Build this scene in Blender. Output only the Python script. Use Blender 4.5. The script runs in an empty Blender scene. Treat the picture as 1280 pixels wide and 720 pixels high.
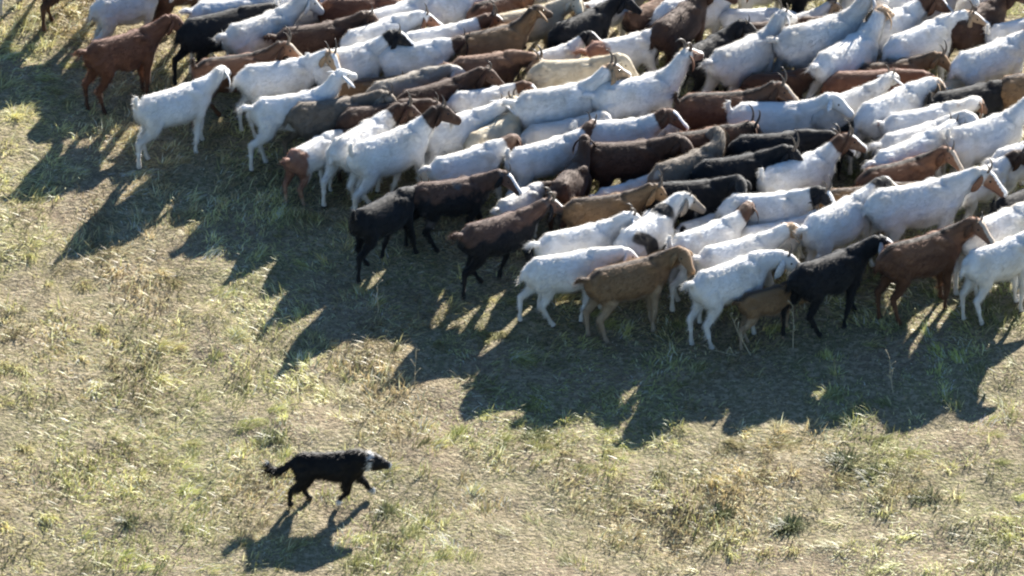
import bpy, bmesh, math, random
import numpy as np
from mathutils import Vector, Matrix

sc = bpy.context.scene
R = math.radians

# ------------------------------------------------------------------ camera
PANEL_W = 8.35            # metres across the sharp middle picture at the aim point
FRAME_W = PANEL_W * 480.0 / 404.0   # that picture, full height, in a 16:9 frame
PITCH = R(29.0)           # long lens, looking down from a helicopter
DIST = 110.0
AIM = Vector((0, 0, 0.0))
view = Vector((0, math.cos(PITCH), -math.sin(PITCH)))
CAM = AIM - view * DIST
cd = bpy.data.cameras.new('camera')
cam = bpy.data.objects.new('camera', cd)
sc.collection.objects.link(cam)
cam.location = CAM
cam.rotation_euler = (math.pi / 2 - PITCH, 0, 0)
cd.sensor_width = 36.0
cd.lens = 36.0 / (FRAME_W / DIST)
cd.clip_start = 1.0
cd.clip_end = 6000.0
sc.camera = cam

# ------------------------------------------------------------------ sky, sun, exposure
SUN_EL, SUN_AZ = R(20.8), R(21.0)       # azimuth measured from +Y towards +X: low sun behind the herd
w = bpy.data.worlds.new('World'); sc.world = w; w.use_nodes = True
nt = w.node_tree
sky = nt.nodes.new('ShaderNodeTexSky'); sky.sky_type = 'NISHITA'; sky.sun_disc = False
sky.sun_elevation = SUN_EL; sky.sun_rotation = SUN_AZ; sky.altitude = 100
sky.air_density = 1.0; sky.dust_density = 0.0; sky.ozone_density = 4.0
bg = nt.nodes['Background']; bg.inputs[1].default_value = 0.05
nt.links.new(sky.outputs[0], bg.inputs[0])
sl = bpy.data.lights.new('sun', 'SUN'); sl.energy = 5.0; sl.angle = R(0.55); sl.color = (1.0, 0.945, 0.86)
sun = bpy.data.objects.new('sun', sl); sc.collection.objects.link(sun)
sdir = Vector((math.sin(SUN_AZ) * math.cos(SUN_EL), math.cos(SUN_AZ) * math.cos(SUN_EL), math.sin(SUN_EL)))
sun.rotation_euler = sdir.to_track_quat('Z', 'Y').to_euler()
sun.location = (10, 30, 20)
sc.view_settings.view_transform = 'Standard'; sc.view_settings.look = 'None'
sc.view_settings.exposure = 1.85; sc.view_settings.gamma = 1.0
sc.render.engine = 'CYCLES'
sc.cycles.use_denoising = True
sc.cycles.max_bounces = 8
sc.cycles.pixel_filter_type = 'BLACKMAN_HARRIS'
sc.cycles.filter_width = 2.2

col = sc.collection
rng = np.random.default_rng(11)

# picture coordinates (of the sharp picture, 404 wide, centred on 640,360) -> point on the plane z
def at(x, y, z=0.0):
    fx = (x - 640.0) / 404.0 * PANEL_W / DIST
    fy = (360.0 - y) / 404.0 * PANEL_W / DIST
    right = Vector((1, 0, 0)); up = Vector((0, math.sin(PITCH), math.cos(PITCH)))
    d = view + right * fx + up * fy
    t = (z - CAM.z) / d.z
    return CAM + d * t

# ------------------------------------------------------------------ noise on numpy arrays
def vnoise(x, y, seed):
    r = np.random.default_rng(seed).random((256, 256))
    xi = np.floor(x).astype(int); yi = np.floor(y).astype(int)
    fx = x - xi; fy = y - yi
    fx = fx * fx * (3 - 2 * fx); fy = fy * fy * (3 - 2 * fy)
    a = r[xi % 256, yi % 256]; b = r[(xi + 1) % 256, yi % 256]
    c = r[xi % 256, (yi + 1) % 256]; d = r[(xi + 1) % 256, (yi + 1) % 256]
    return (a * (1 - fx) + b * fx) * (1 - fy) + (c * (1 - fx) + d * fx) * fy
def fbm(x, y, seed, octv=4):
    s = 0; a = 0.5; t = 0
    for k in range(octv):
        s = s + a * vnoise(x * 2 ** k + 13.7 * k, y * 2 ** k - 7.1 * k, seed + k); t += a; a *= 0.55
    return s / t
def ground_z(x, y):
    x = np.asarray(x, float); y = np.asarray(y, float)
    near = np.exp(-((x / 14) ** 2 + (y / 16) ** 2))
    return ((fbm(x * 0.45 + 40, y * 0.45 + 40, 5, 3) - 0.5) * 0.16 + (fbm(x * 2.6 + 90, y * 2.0 + 90, 9, 3) - 0.5) * 0.09) * near

# ------------------------------------------------------------------ materials
def new_mat(name):
    m = bpy.data.materials.new(name); m.use_nodes = True
    n = m.node_tree.nodes; n.clear()
    out = n.new('ShaderNodeOutputMaterial')
    return m, m.node_tree, out
def N(nt, t, **kw):
    n = nt.nodes.new(t)
    for k, v in kw.items(): setattr(n, k, v)
    return n
def mixc(nt, fac, a, b):
    n = N(nt, 'ShaderNodeMix', data_type='RGBA')
    for sock, v in ((n.inputs[0], fac), (n.inputs[6], a), (n.inputs[7], b)):
        if hasattr(v, 'links'): nt.links.new(v, sock)
        elif isinstance(v, (int, float)): sock.default_value = v
        else: sock.default_value = (*v, 1)
    return n.outputs[2]
def noise(nt, scale, detail=3, coord=None, rough=0.55):
    n = N(nt, 'ShaderNodeTexNoise'); n.inputs['Scale'].default_value = scale; n.inputs['Detail'].default_value = detail
    n.inputs['Roughness'].default_value = rough
    if coord is not None: nt.links.new(coord, n.inputs['Vector'])
    return n.outputs['Fac']
def ramp(nt, fac, lo, hi):
    n = N(nt, 'ShaderNodeMapRange'); n.interpolation_type = 'SMOOTHSTEP'
    n.inputs[1].default_value = lo; n.inputs[2].default_value = hi
    nt.links.new(fac, n.inputs[0]); return n.outputs[0]
def math_(nt, op, a, b):
    n = N(nt, 'ShaderNodeMath', operation=op)
    for s, v in zip(n.inputs, (a, b)):
        if hasattr(v, 'links'): nt.links.new(v, s)
        else: s.default_value = v
    return n.outputs[0]
def attr(nt, name):
    return N(nt, 'ShaderNodeAttribute', attribute_name=name)

def ground_material():
    m, nt, out = new_mat('dry_thatch')
    g = N(nt, 'ShaderNodeNewGeometry').outputs['Position']
    c = mixc(nt, ramp(nt, noise(nt, 0.9, 4, g), 0.35, 0.65), (0.22, 0.17, 0.115), (0.20, 0.185, 0.10))
    c = mixc(nt, ramp(nt, noise(nt, 14, 5, g), 0.42, 0.66), c, (0.36, 0.30, 0.20))
    c = mixc(nt, ramp(nt, noise(nt, 38, 4, g), 0.5, 0.68), c, (0.11, 0.095, 0.06))
    b = N(nt, 'ShaderNodeBsdfPrincipled'); b.inputs['Roughness'].default_value = 0.95
    b.inputs['Specular IOR Level'].default_value = 0.1
    nt.links.new(c, b.inputs['Base Color'])
    bp = N(nt, 'ShaderNodeBump'); bp.inputs['Strength'].default_value = 0.9; bp.inputs['Distance'].default_value = 0.04
    nt.links.new(noise(nt, 24, 6, g), bp.inputs['Height']); nt.links.new(bp.outputs[0], b.inputs['Normal'])
    nt.links.new(b.outputs[0], out.inputs[0]); return m

def blade_material():
    m, nt, out = new_mat('grass_blades')
    a = attr(nt, 'tint')
    d = N(nt, 'ShaderNodeBsdfDiffuse'); nt.links.new(a.outputs['Color'], d.inputs[0])
    t = N(nt, 'ShaderNodeBsdfTranslucent'); nt.links.new(a.outputs['Color'], t.inputs[0])
    gl = N(nt, 'ShaderNodeBsdfGlossy'); gl.inputs['Roughness'].default_value = 0.45; gl.inputs[0].default_value = (1, 1, 1, 1)
    mx = N(nt, 'ShaderNodeMixShader'); mx.inputs[0].default_value = 0.42
    nt.links.new(d.outputs[0], mx.inputs[1]); nt.links.new(t.outputs[0], mx.inputs[2])
    m2 = N(nt, 'ShaderNodeMixShader'); m2.inputs[0].default_value = 0.035
    nt.links.new(mx.outputs[0], m2.inputs[1]); nt.links.new(gl.outputs[0], m2.inputs[2])
    nt.links.new(m2.outputs[0], out.inputs[0]); return m

def plain_mat(name, c, rough=0.6, spec=0.3, scale=60, var=0.35):
    m, nt, out = new_mat(name)
    tc = N(nt, 'ShaderNodeTexCoord').outputs['Object']
    cc = mixc(nt, ramp(nt, noise(nt, scale, 3, tc), 0.3, 0.7), c, tuple(v * (1 - var) for v in c))
    b = N(nt, 'ShaderNodeBsdfPrincipled'); b.inputs['Roughness'].default_value = rough
    b.inputs['Specular IOR Level'].default_value = spec
    nt.links.new(cc, b.inputs['Base Color']); nt.links.new(b.outputs[0], out.inputs[0]); return m

WHITE = (0.79, 0.785, 0.775); CREAM = (0.60, 0.53, 0.40); BROWN = (0.125, 0.060, 0.034); DARKB = (0.060, 0.030, 0.019)
TAN = (0.25, 0.155, 0.08); GREYB = (0.19, 0.155, 0.12); BLACK = (0.013, 0.013, 0.015); RUST = (0.175, 0.075, 0.042)
GREYW = (0.66, 0.65, 0.635)
def coat_material(name, base, head=None, head_at=0.45, patch=None, patch_lo=0.60, patch_scale=3.2, blaze=None, legs=None, rear=None, back=None, muzzle=None, belly=None, spine=None, hair=False):
    m, nt, out = new_mat(name)
    tc = N(nt, 'ShaderNodeTexCoord').outputs['Object']
    oi = N(nt, 'ShaderNodeObjectInfo')
    off = N(nt, 'ShaderNodeVectorMath', operation='ADD')
    cmb = N(nt, 'ShaderNodeCombineXYZ')
    srgb = N(nt, 'ShaderNodeSeparateColor'); nt.links.new(oi.outputs['Color'], srgb.inputs[0])
    for i in range(3): nt.links.new(math_(nt, 'MULTIPLY', srgb.outputs[i], 37.0), cmb.inputs[i])
    nt.links.new(tc, off.inputs[0]); nt.links.new(cmb.outputs[0], off.inputs[1]); P = off.outputs[0]
    stv = N(nt, 'ShaderNodeVectorMath', operation='MULTIPLY'); nt.links.new(P, stv.inputs[0]); stv.inputs[1].default_value = (.28, 1.0, .62); PS = stv.outputs[0]
    big = noise(nt, 5.0, 3, P); fine = noise(nt, 85, 3, PS)
    c = mixc(nt, ramp(nt, big, 0.35, 0.75), base, tuple(v * f for v, f in zip(base, (0.86, 0.83, 0.78))))
    sx = N(nt, 'ShaderNodeSeparateXYZ'); nt.links.new(tc, sx.inputs[0])
    wob = math_(nt, 'MULTIPLY', math_(nt, 'SUBTRACT', big, 0.5), 0.35)
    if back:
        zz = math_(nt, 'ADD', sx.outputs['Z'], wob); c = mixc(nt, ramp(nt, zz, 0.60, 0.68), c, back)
    if belly:
        zz = math_(nt, 'ADD', sx.outputs['Z'], wob); c = mixc(nt, ramp(nt, zz, 0.46, 0.40), c, belly)
    if rear:
        xx = math_(nt, 'ADD', sx.outputs['X'], wob); c = mixc(nt, ramp(nt, xx, -0.20, -0.27), c, rear)
    if patch:
        n = N(nt, 'ShaderNodeTexNoise'); n.inputs['Scale'].default_value = patch_scale; n.inputs['Detail'].default_value = 1.5
        nt.links.new(P, n.inputs['Vector'])
        c = mixc(nt, ramp(nt, n.outputs['Fac'], patch_lo, patch_lo + 0.05), c, patch)
    if spine:
        ay = math_(nt, 'ABSOLUTE', math_(nt, 'ADD', sx.outputs['Y'], math_(nt, 'MULTIPLY', wob, .12)), 0.0)
        k = math_(nt, 'MULTIPLY', ramp(nt, ay, .055, .02), ramp(nt, sx.outputs['Z'], .66, .72)); c = mixc(nt, k, c, spine)
    lgs = attr(nt, 'leg').outputs['Fac']
    soil = math_(nt, 'MULTIPLY', ramp(nt, math_(nt, 'ADD', lgs, wob), .30, .75), .45); c = mixc(nt, soil, c, tuple(v * f for v, f in zip(base, (.60, .50, .38))))
    c = mixc(nt, ramp(nt, lgs, .93, .97), c, (.06, .05, .04))
    if legs:
        lg = attr(nt, 'leg').outputs['Fac']; c = mixc(nt, ramp(nt, math_(nt, 'ADD', lg, wob), 0.35, 0.6), c, legs)
    hd = attr(nt, 'neck').outputs['Fac']
    if head:
        c = mixc(nt, ramp(nt, math_(nt, 'ADD', hd, wob), head_at - 0.06, head_at + 0.06), c, head)
    if blaze:
        c = mixc(nt, ramp(nt, attr(nt, 'blaze').outputs['Fac'], 0.4, 0.6), c, blaze)
    if muzzle:
        c = mixc(nt, ramp(nt, hd, 1.70, 1.8), c, muzzle)
    # soiled knees and bellies, uneven wool
    dirt = math_(nt, 'MULTIPLY', ramp(nt, noise(nt, 6, 3, P), 0.52, 0.80), 0.34)
    c = mixc(nt, dirt, c, tuple(v * f for v, f in zip(base, (0.70, 0.58, 0.42))))
    c = mixc(nt, math_(nt, 'MULTIPLY', ramp(nt, fine, 0.4, 0.75), 0.13), c, tuple(v * 0.6 for v in base) if not head else (0.10, 0.08, 0.06))
    b = N(nt, 'ShaderNodeBsdfPrincipled'); b.inputs['Roughness'].default_value = 0.75
    b.inputs['Specular IOR Level'].default_value = 0.25
    b.inputs['Sheen Weight'].default_value = 0.15; b.inputs['Sheen Roughness'].default_value = 0.5
    nt.links.new(c, b.inputs['Base Color'])
    bp = N(nt, 'ShaderNodeBump'); bp.inputs['Strength'].default_value = 0.35; bp.inputs['Distance'].default_value = 0.012
    nt.links.new(noise(nt, 70, 4, PS), bp.inputs['Height'])
    if hair:
        t = N(nt, 'ShaderNodeBsdfTranslucent'); nt.links.new(c, t.inputs[0]); mx = N(nt, 'ShaderNodeMixShader'); mx.inputs[0].default_value = 0.35
        nt.links.new(b.outputs[0], mx.inputs[1]); nt.links.new(t.outputs[0], mx.inputs[2]); nt.links.new(mx.outputs[0], out.inputs[0])
    else:
        nt.links.new(bp.outputs[0], b.inputs['Normal']); nt.links.new(b.outputs[0], out.inputs[0])
    return m

COATS = {
    'W': dict(name='coat_white', base=WHITE),
    'G': dict(name='coat_dusty_white', base=GREYW),
    'C': dict(name='coat_cream', base=CREAM),
    'WT': dict(name='coat_white_tan_head', base=WHITE, head=(0.40, 0.27, 0.16), head_at=0.95, blaze=WHITE),
    'WX': dict(name='coat_white_freckled_head', base=WHITE, head=(.20, .095, .055), head_at=1.12, patch=(.24, .12, .07), patch_lo=.70, patch_scale=5.0, blaze=WHITE),
    'WB': dict(name='coat_white_brown_head', base=WHITE, head=BROWN, head_at=0.42, blaze=WHITE),
    'WD': dict(name='coat_white_dark_head', base=WHITE, head=DARKB, head_at=0.35),
    'WK': dict(name='coat_white_black_head', base=WHITE, head=BLACK, head_at=0.55, blaze=WHITE),
    'WR': dict(name='coat_white_rust_rear', base=WHITE, head=DARKB, head_at=0.6, rear=(0.30, 0.15, 0.10)),
    'PB': dict(name='coat_white_black_patches', base=WHITE, head=(0.30, 0.25, 0.2), head_at=1.2, patch=(0.02, 0.02, 0.022), patch_lo=0.54, patch_scale=2.6),
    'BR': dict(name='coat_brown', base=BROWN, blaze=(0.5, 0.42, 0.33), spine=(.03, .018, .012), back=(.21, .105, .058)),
    'RB': dict(name='coat_red_brown', base=RUST, legs=DARKB),
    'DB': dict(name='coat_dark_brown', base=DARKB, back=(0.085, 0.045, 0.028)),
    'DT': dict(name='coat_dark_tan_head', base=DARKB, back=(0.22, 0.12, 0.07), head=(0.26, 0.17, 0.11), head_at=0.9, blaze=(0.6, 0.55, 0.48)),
    'TN': dict(name='coat_tan', base=TAN, legs=(0.36, 0.27, 0.19), belly=(0.4, 0.3, 0.2), spine=(.07, .045, .03)),
    'GB': dict(name='coat_grey_brown', base=GREYB, patch=(0.42, 0.38, 0.32), patch_lo=0.66),
    'GH': dict(name='coat_grey_white_head', base=(0.33, 0.30, 0.26), head=(0.6, 0.57, 0.52), head_at=0.9),
    'BK': dict(name='coat_black', base=BLACK),
    'BF': dict(name='coat_black_white_blaze', base=BLACK, blaze=WHITE),
    'BB': dict(name='coat_black_brown_back', base=BLACK, back=(0.12, 0.066, 0.046), blaze=WHITE, patch=(0.11, 0.10, 0.10), patch_lo=0.64),
}
MAT = {k: coat_material(**v) for k, v in COATS.items()}
HAIR = {k: coat_material(**{**v, 'name': v['name'] + '_hair', 'hair': True}) for k, v in COATS.items()}
EARM = {k: v for k, v in {
    'W': WHITE, 'G': GREYW, 'C': CREAM, 'WT': (0.40, 0.27, 0.16), 'WB': BROWN, 'WX': (.22, .11, .065), 'WD': DARKB, 'WK': BLACK, 'WR': DARKB, 'PB': (0.3, 0.25, 0.2), 'BR': BROWN,
    'RB': RUST, 'DB': DARKB, 'DT': (0.26, 0.17, 0.11), 'TN': TAN, 'GB': GREYB, 'GH': (0.6, 0.57, 0.52), 'BK': BLACK, 'BF': (0.45, 0.43, 0.4), 'BB': BLACK}.items()}
EARM = {k: plain_mat('ear_' + MAT[k].name[5:], v, 0.7, 0.2) for k, v in EARM.items()}
HORN = plain_mat('horn_keratin', (0.15, 0.12, 0.095), 0.45, 0.4, 30, 0.5)
EYE = plain_mat('eye_dark', (0.012, 0.009, 0.006), 0.15, 0.6)
GROUND = ground_material(); BLADE = blade_material()

def link(o, parent=None):
    col.objects.link(o)
    if parent: o.parent = parent
    return o
def tag(o, label, cat=None, group=None, kind=None):
    o['label'] = label
    if cat: o['category'] = cat
    if group: o['group'] = group
    if kind: o['kind'] = kind
    return o

# ------------------------------------------------------------------ the ground: one sheet out to the horizon
def axis(a, b, step, far):
    core = list(np.arange(a, b + 1e-6, step)); d = step; lo = [a]; hi = [core[-1]]
    while hi[-1] < far: d *= 1.35; hi.append(hi[-1] + d)
    d = step
    while lo[-1] > -far: d *= 1.35; lo.append(lo[-1] - d)
    return np.array(lo[:0:-1] + core + hi[1:])
def build_ground():
    xs = axis(-9.0, 9.0, 0.07, 3000.0); ys = axis(-10.0, 11.0, 0.07, 3000.0)
    X, Y = np.meshgrid(xs, ys); Z = ground_z(X, Y)
    v = np.stack([X, Y, Z], -1).reshape(-1, 3); nx, ny = len(xs), len(ys)
    i = np.arange(nx * ny).reshape(ny, nx)
    f = np.stack([i[:-1, :-1], i[:-1, 1:], i[1:, 1:], i[1:, :-1]], -1).reshape(-1, 4)
    me = fast_mesh('ground', v, f); me.materials.append(GROUND)
    me.polygons.foreach_set('use_smooth', np.ones(len(f), bool))
    o = link(bpy.data.objects.new('ground', me)); o['kind'] = 'structure'
    tag(o, 'dry trampled pasture ground sloping under the herd')
def fast_mesh(name, v, quads=None, tris=None):
    me = bpy.data.meshes.new(name)
    nq = 0 if quads is None else len(quads); n3 = 0 if tris is None else len(tris)
    me.vertices.add(len(v)); me.vertices.foreach_set('co', np.ascontiguousarray(v, np.float32).ravel())
    parts = []; tot = []
    if nq: parts.append(np.asarray(quads).ravel()); tot.append(np.full(nq, 4))
    if n3: parts.append(np.asarray(tris).ravel()); tot.append(np.full(n3, 3))
    loops = np.concatenate(parts).astype(np.int32); tot = np.concatenate(tot)
    me.loops.add(len(loops)); me.loops.foreach_set('vertex_index', loops)
    me.polygons.add(len(tot)); st = np.concatenate([[0], np.cumsum(tot)[:-1]]).astype(np.int32)
    me.polygons.foreach_set('loop_start', st)
    me.update(calc_edges=True); me.validate()
    return me
build_ground()

# ------------------------------------------------------------------ grass: matted dry blades
def palette(x, y, n, r):
    g = fbm(x * 0.55 + 3, y * 0.40 + 8, 31, 4) + 0.022 * (-y) + 0.012 * x + r.normal(0, 0.09, n)
    p = fbm(x * 0.8 + 60, y * 0.5 + 20, 47, 3) - 0.02 * x + r.normal(0, 0.10, n)
    straw = np.array([0.46, 0.425, 0.22]); pale = np.array([0.68, 0.64, 0.42]); olive = np.array([0.295, 0.305, 0.13])
    pink = np.array([0.34, 0.25, 0.175]); dark = np.array([0.11, 0.105, 0.055])
    c = np.tile(straw, (n, 1))
    k = np.clip((g - 0.43) / 0.13, 0, 1)[:, None]; c = c * (1 - k) + olive * k
    k = np.clip((p - 0.55) / 0.12, 0, 1)[:, None] * 0.8; c = c * (1 - k) + pink * k
    u = r.random(n)
    c[u < 0.22] = pale; c[(u > 0.965)] = dark
    mot = np.clip((fbm(x * 4.2 + 9, y * 2.6 + 33, 131, 3) - 0.5) * 2.6 + 1.05, 0.6, 1.5)[:, None]
    return np.clip(c * mot * r.uniform(0.8, 1.3, (n, 1)) * np.array([1.17, 1.16, .90]), 0, 0.8)
def blades(px, py, length, width, elev, az, tint, curl):
    n = len(px); pz = ground_z(px, py) - 0.01
    b = np.stack([px, py, pz], -1)
    h = np.stack([np.cos(az), np.sin(az)], -1)
    side = np.stack([-h[:, 1], h[:, 0], np.zeros(n)], -1) * (width / 2)[:, None]
    def p(t):
        e = elev - curl * t
        hor = length * t * np.cos(e); ver = length * t * np.sin(e)
        return b + np.concatenate([h * hor[:, None], np.maximum(ver, 0.004 + 0.01 * t)[:, None]], 1)
    m = p(0.55); tip = p(1.0)
    v = np.stack([b - side, b + side, m + side * 0.8, m - side * 0.8, tip], 1).reshape(-1, 3)
    i = np.arange(n)[:, None] * 5
    quads = i + np.array([[0, 1, 2, 3]]); tris = i + np.array([[3, 2, 4]])
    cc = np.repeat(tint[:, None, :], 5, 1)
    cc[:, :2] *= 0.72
    return v, quads, tris, cc.reshape(-1, 3)
def build_grass(name, label, sel):
    r = np.random.default_rng(77 + len(name))
    px, py, L, W, E, A, T, C = [], [], [], [], [], [], [], []
    if sel == 'mat':
        n = 400000
        x = r.uniform(-8.5, 8.5, n); y = r.uniform(-9.5, 10.5, n)
        core = (np.abs(x) < 5.6) & (y > -6.9) & (y < 7.0)
        keep = core | (r.random(n) < 0.45)
        x = x[keep]; y = y[keep]; n = len(x)
        flow = (fbm(x * 0.5, y * 0.4, 71, 3) - 0.5) * 9.0 + 0.3
        az = flow + r.normal(0, 0.75, n) + np.pi * (r.random(n) < 0.3)
        up = fbm(x * 1.7 + 5, y * 1.3, 83, 3)
        el = np.radians(np.clip(r.normal(24, 14, n) + (up - 0.5) * 90, 3, 80))
        ln = r.uniform(0.045, 0.155, n) * (0.7 + up * 0.7)
        bare = fbm(x * 1.1 + 77, y * 0.8 + 12, 211, 3)
        ln = np.where(bare > 0.60, ln * 0.45, ln); width = r.uniform(0.006, 0.012, n); width = np.where((bare > 0.60) & (r.random(n) < .6), 0.0012, width)
        return x, y, ln, width, el, az, palette(x, y, n, r), r.uniform(0.1, 0.7, n)
    else:
        nt_ = 3900
        cx = r.uniform(-8.3, 8.3, nt_); cy = r.uniform(-9.3, 10.3, nt_)
        m = fbm(cx * 0.6 + 11, cy * 0.6 + 4, 19, 3)
        ok = r.random(nt_) < np.clip((m - 0.35) * 4, 0.12, 1); cx = cx[ok]; cy = cy[ok]
        k = r.integers(22, 52, len(cx)); rad = r.uniform(0.03, 0.14, len(cx)); hs = r.uniform(0.06, 0.17, len(cx))
        shade = r.uniform(0.65, 1.55, len(cx))
        idx = np.repeat(np.arange(len(cx)), k); n = len(idx)
        th = r.uniform(0, 2 * np.pi, n); q = np.sqrt(r.random(n)) * rad[idx]
        x = cx[idx] + q * np.cos(th); y = cy[idx] + q * np.sin(th)
        lean = (fbm(x * 0.5, y * 0.4, 71, 3) - 0.5) * 9.0 + 0.3
        az = np.where(r.random(n) < 0.5, th, lean) + r.normal(0, 0.5, n)
        el = np.radians(np.clip(r.normal(56, 16, n), 15, 88))
        T = palette(cx[idx], cy[idx], n, r) * shade[idx][:, None]
        one = (x, y, hs[idx] * r.uniform(0.6, 1.15, n), r.uniform(0.004, 0.008, n), el, az, T, r.uniform(0.2, 1.0, n))
        nc = 950; cx = r.uniform(-8.3, 8.3, nc); cy = r.uniform(-9.3, 8.0, nc); k = r.integers(40, 130, nc)      # broad clumps swept flat one way
        idx = np.repeat(np.arange(nc), k); n = len(idx); rx = r.uniform(.10, .26, nc); ry = r.uniform(.06, .16, nc)
        a0 = (fbm(cx * 0.5, cy * 0.4, 71, 3) - 0.5) * 9.0 + r.normal(0, .5, nc); br = r.uniform(.85, 1.7, nc); gr = r.random(nc) < .3
        qx = r.normal(0, .5, n) * rx[idx]; qy = r.normal(0, .5, n) * ry[idx]; ca, sa = np.cos(a0[idx]), np.sin(a0[idx])
        x = cx[idx] + qx * ca - qy * sa; y = cy[idx] + qx * sa + qy * ca
        hump = np.exp(-(qx / rx[idx]) ** 2 * 3 - (qy / ry[idx]) ** 2 * 3)
        T = palette(cx[idx], cy[idx], n, r) * br[idx][:, None]; T[gr[idx]] *= np.array([.72, .74, .60]); T = np.clip(T, 0, .8)
        two = (x, y, r.uniform(.09, .20, n) * (.6 + .5 * hump), r.uniform(.005, .010, n), np.radians(np.clip(r.normal(22, 9, n) + 26 * hump, 5, 70)), a0[idx] + r.normal(0, .35, n), T, r.uniform(.3, .9, n))
        return tuple(np.concatenate(p) for p in zip(one, two))
def grass_object(name, label, sel):
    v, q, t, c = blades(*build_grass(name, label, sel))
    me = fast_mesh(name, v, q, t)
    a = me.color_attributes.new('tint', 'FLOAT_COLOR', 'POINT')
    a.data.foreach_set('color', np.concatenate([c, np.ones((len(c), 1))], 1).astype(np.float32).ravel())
    me.materials.append(BLADE)
    o = link(bpy.data.objects.new(name, me)); tag(o, label, 'grass', kind='stuff')
grass_object('grass', 'flattened dry straw and olive grass covering the whole pasture', 'mat')
grass_object('grass_tufts', 'upright tufts of dry grass scattered over the pasture', 'tufts')

# ------------------------------------------------------------------ animals: one continuous skin grown from sections
def tube(bm, pts, seg=14, egg=0.0):
    """pts: (centre, half width across, half height, side vector)"""
    rings = []
    n = len(pts)
    for i, (c, rw, rh, s) in enumerate(pts):
        a = pts[max(i - 1, 0)][0]; b = pts[min(i + 1, n - 1)][0]
        t = (b - a).normalized(); s = (s - t * s.dot(t)).normalized(); u = t.cross(s)
        rings.append([bm.verts.new(c + s * (rw * math.cos(2 * math.pi * k / seg) * (1 - egg * math.sin(2 * math.pi * k / seg))) + u * (rh * math.sin(2 * math.pi * k / seg))) for k in range(seg)])
    for a, b in zip(rings, rings[1:]):
        for k in range(seg): bm.faces.new((a[k], a[(k + 1) % seg], b[(k + 1) % seg], b[k]))
    bm.faces.new(rings[0][::-1]); bm.faces.new(rings[-1])

GOAT = dict(
    torso=[(-.425, .665, .035, .045), (-.40, .645, .09, .085), (-.34, .62, .145, .12), (-.25, .60, .168, .142), (-.12, .575, .182, .165), (.02, .565, .188, .172),
           (.15, .568, .186, .155), (.26, .58, .178, .128), (.34, .60, .155, .105), (.40, .615, .115, .078), (.43, .62, .06, .045)],
    nb=(.31, .645), nl=.31, nr=(.14, .10, .075), nw=(.095, .072, .060),
    head=[(-.03, .05, .05), (.02, .075, .063), (.075, .076, .063), (.13, .062, .050), (.18, .050, .040), (.225, .045, .037), (.257, .036, .032), (.268, .02, .02)],
    fleg=[(.27, .085, .56, .085, .055), (.265, .098, .44, .062, .045), (.262, .095, .36, .042, .034), (.272, .09, .245, .036, .032), (.276, .09, .21, .034, .031), (.272, .09, .10, .019, .018), (.272, .09, .06, .023, .022), (.285, .09, .025, .026, .024), (.29, .09, -.012, .030, .027)],
    hleg=[(-.28, .075, .60, .13, .075), (-.255, .095, .50, .115, .07), (-.24, .10, .41, .078, .05), (-.30, .095, .325, .044, .034), (-.365, .09, .265, .039, .030), (-.355, .09, .225, .031, .027), (-.335, .09, .11, .020, .019), (-.33, .09, .06, .024, .023), (-.318, .09, .025, .027, .025), (-.312, .09, -.012, .031, .028)],
    bumps=[(-.26, .068, .700, .040), (.23, .075, .66, .07), (.0, .085, .50, .10)], fknee=3, hknee=4)
DOG = dict(
    torso=[(-.33, .455, .03, .04), (-.31, .45, .075, .07), (-.26, .44, .105, .09), (-.16, .425, .115, .10), (-.04, .41, .125, .112), (.08, .40, .14, .118),
           (.18, .40, .145, .112), (.26, .415, .125, .095), (.31, .43, .09, .07), (.335, .435, .05, .04)],
    nb=(.25, .455), nl=.17, nr=(.115, .095, .082), nw=(.085, .075, .065),
    head=[(-.03, .06, .06), (.02, .078, .074), (.055, .076, .072), (.085, .058, .055), (.105, .046, .042), (.14, .040, .035), (.165, .032, .030), (.175, .018, .018)],
    fleg=[(.20, .065, .40, .075, .05), (.19, .075, .31, .055, .042), (.185, .075, .25, .040, .032), (.195, .07, .155, .028, .025), (.197, .07, .13, .026, .024), (.195, .07, .05, .020, .019), (.205, .07, .02, .026, .024), (.235, .07, .005, .024, .022)],
    hleg=[(-.22, .06, .42, .10, .06), (-.20, .075, .34, .09, .055), (-.185, .08, .27, .062, .042), (-.235, .075, .20, .036, .028), (-.285, .07, .145, .026, .022), (-.28, .07, .11, .023, .02), (-.268, .07, .045, .020, .018), (-.26, .07, .018, .025, .023), (-.232, .07, .004, .024, .022)],
    bumps=[(.17, .065, .45, .06), (-.21, .06, .45, .05)], fknee=3, hknee=4)

def rot2(p, piv, a):       # rotate in the x-z plane, positive swings the foot forward
    dx, dz = p[0] - piv[0], p[1] - piv[1]
    return (piv[0] + dx * math.cos(a) - dz * math.sin(a), piv[1] + dx * math.sin(a) + dz * math.cos(a))

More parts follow.
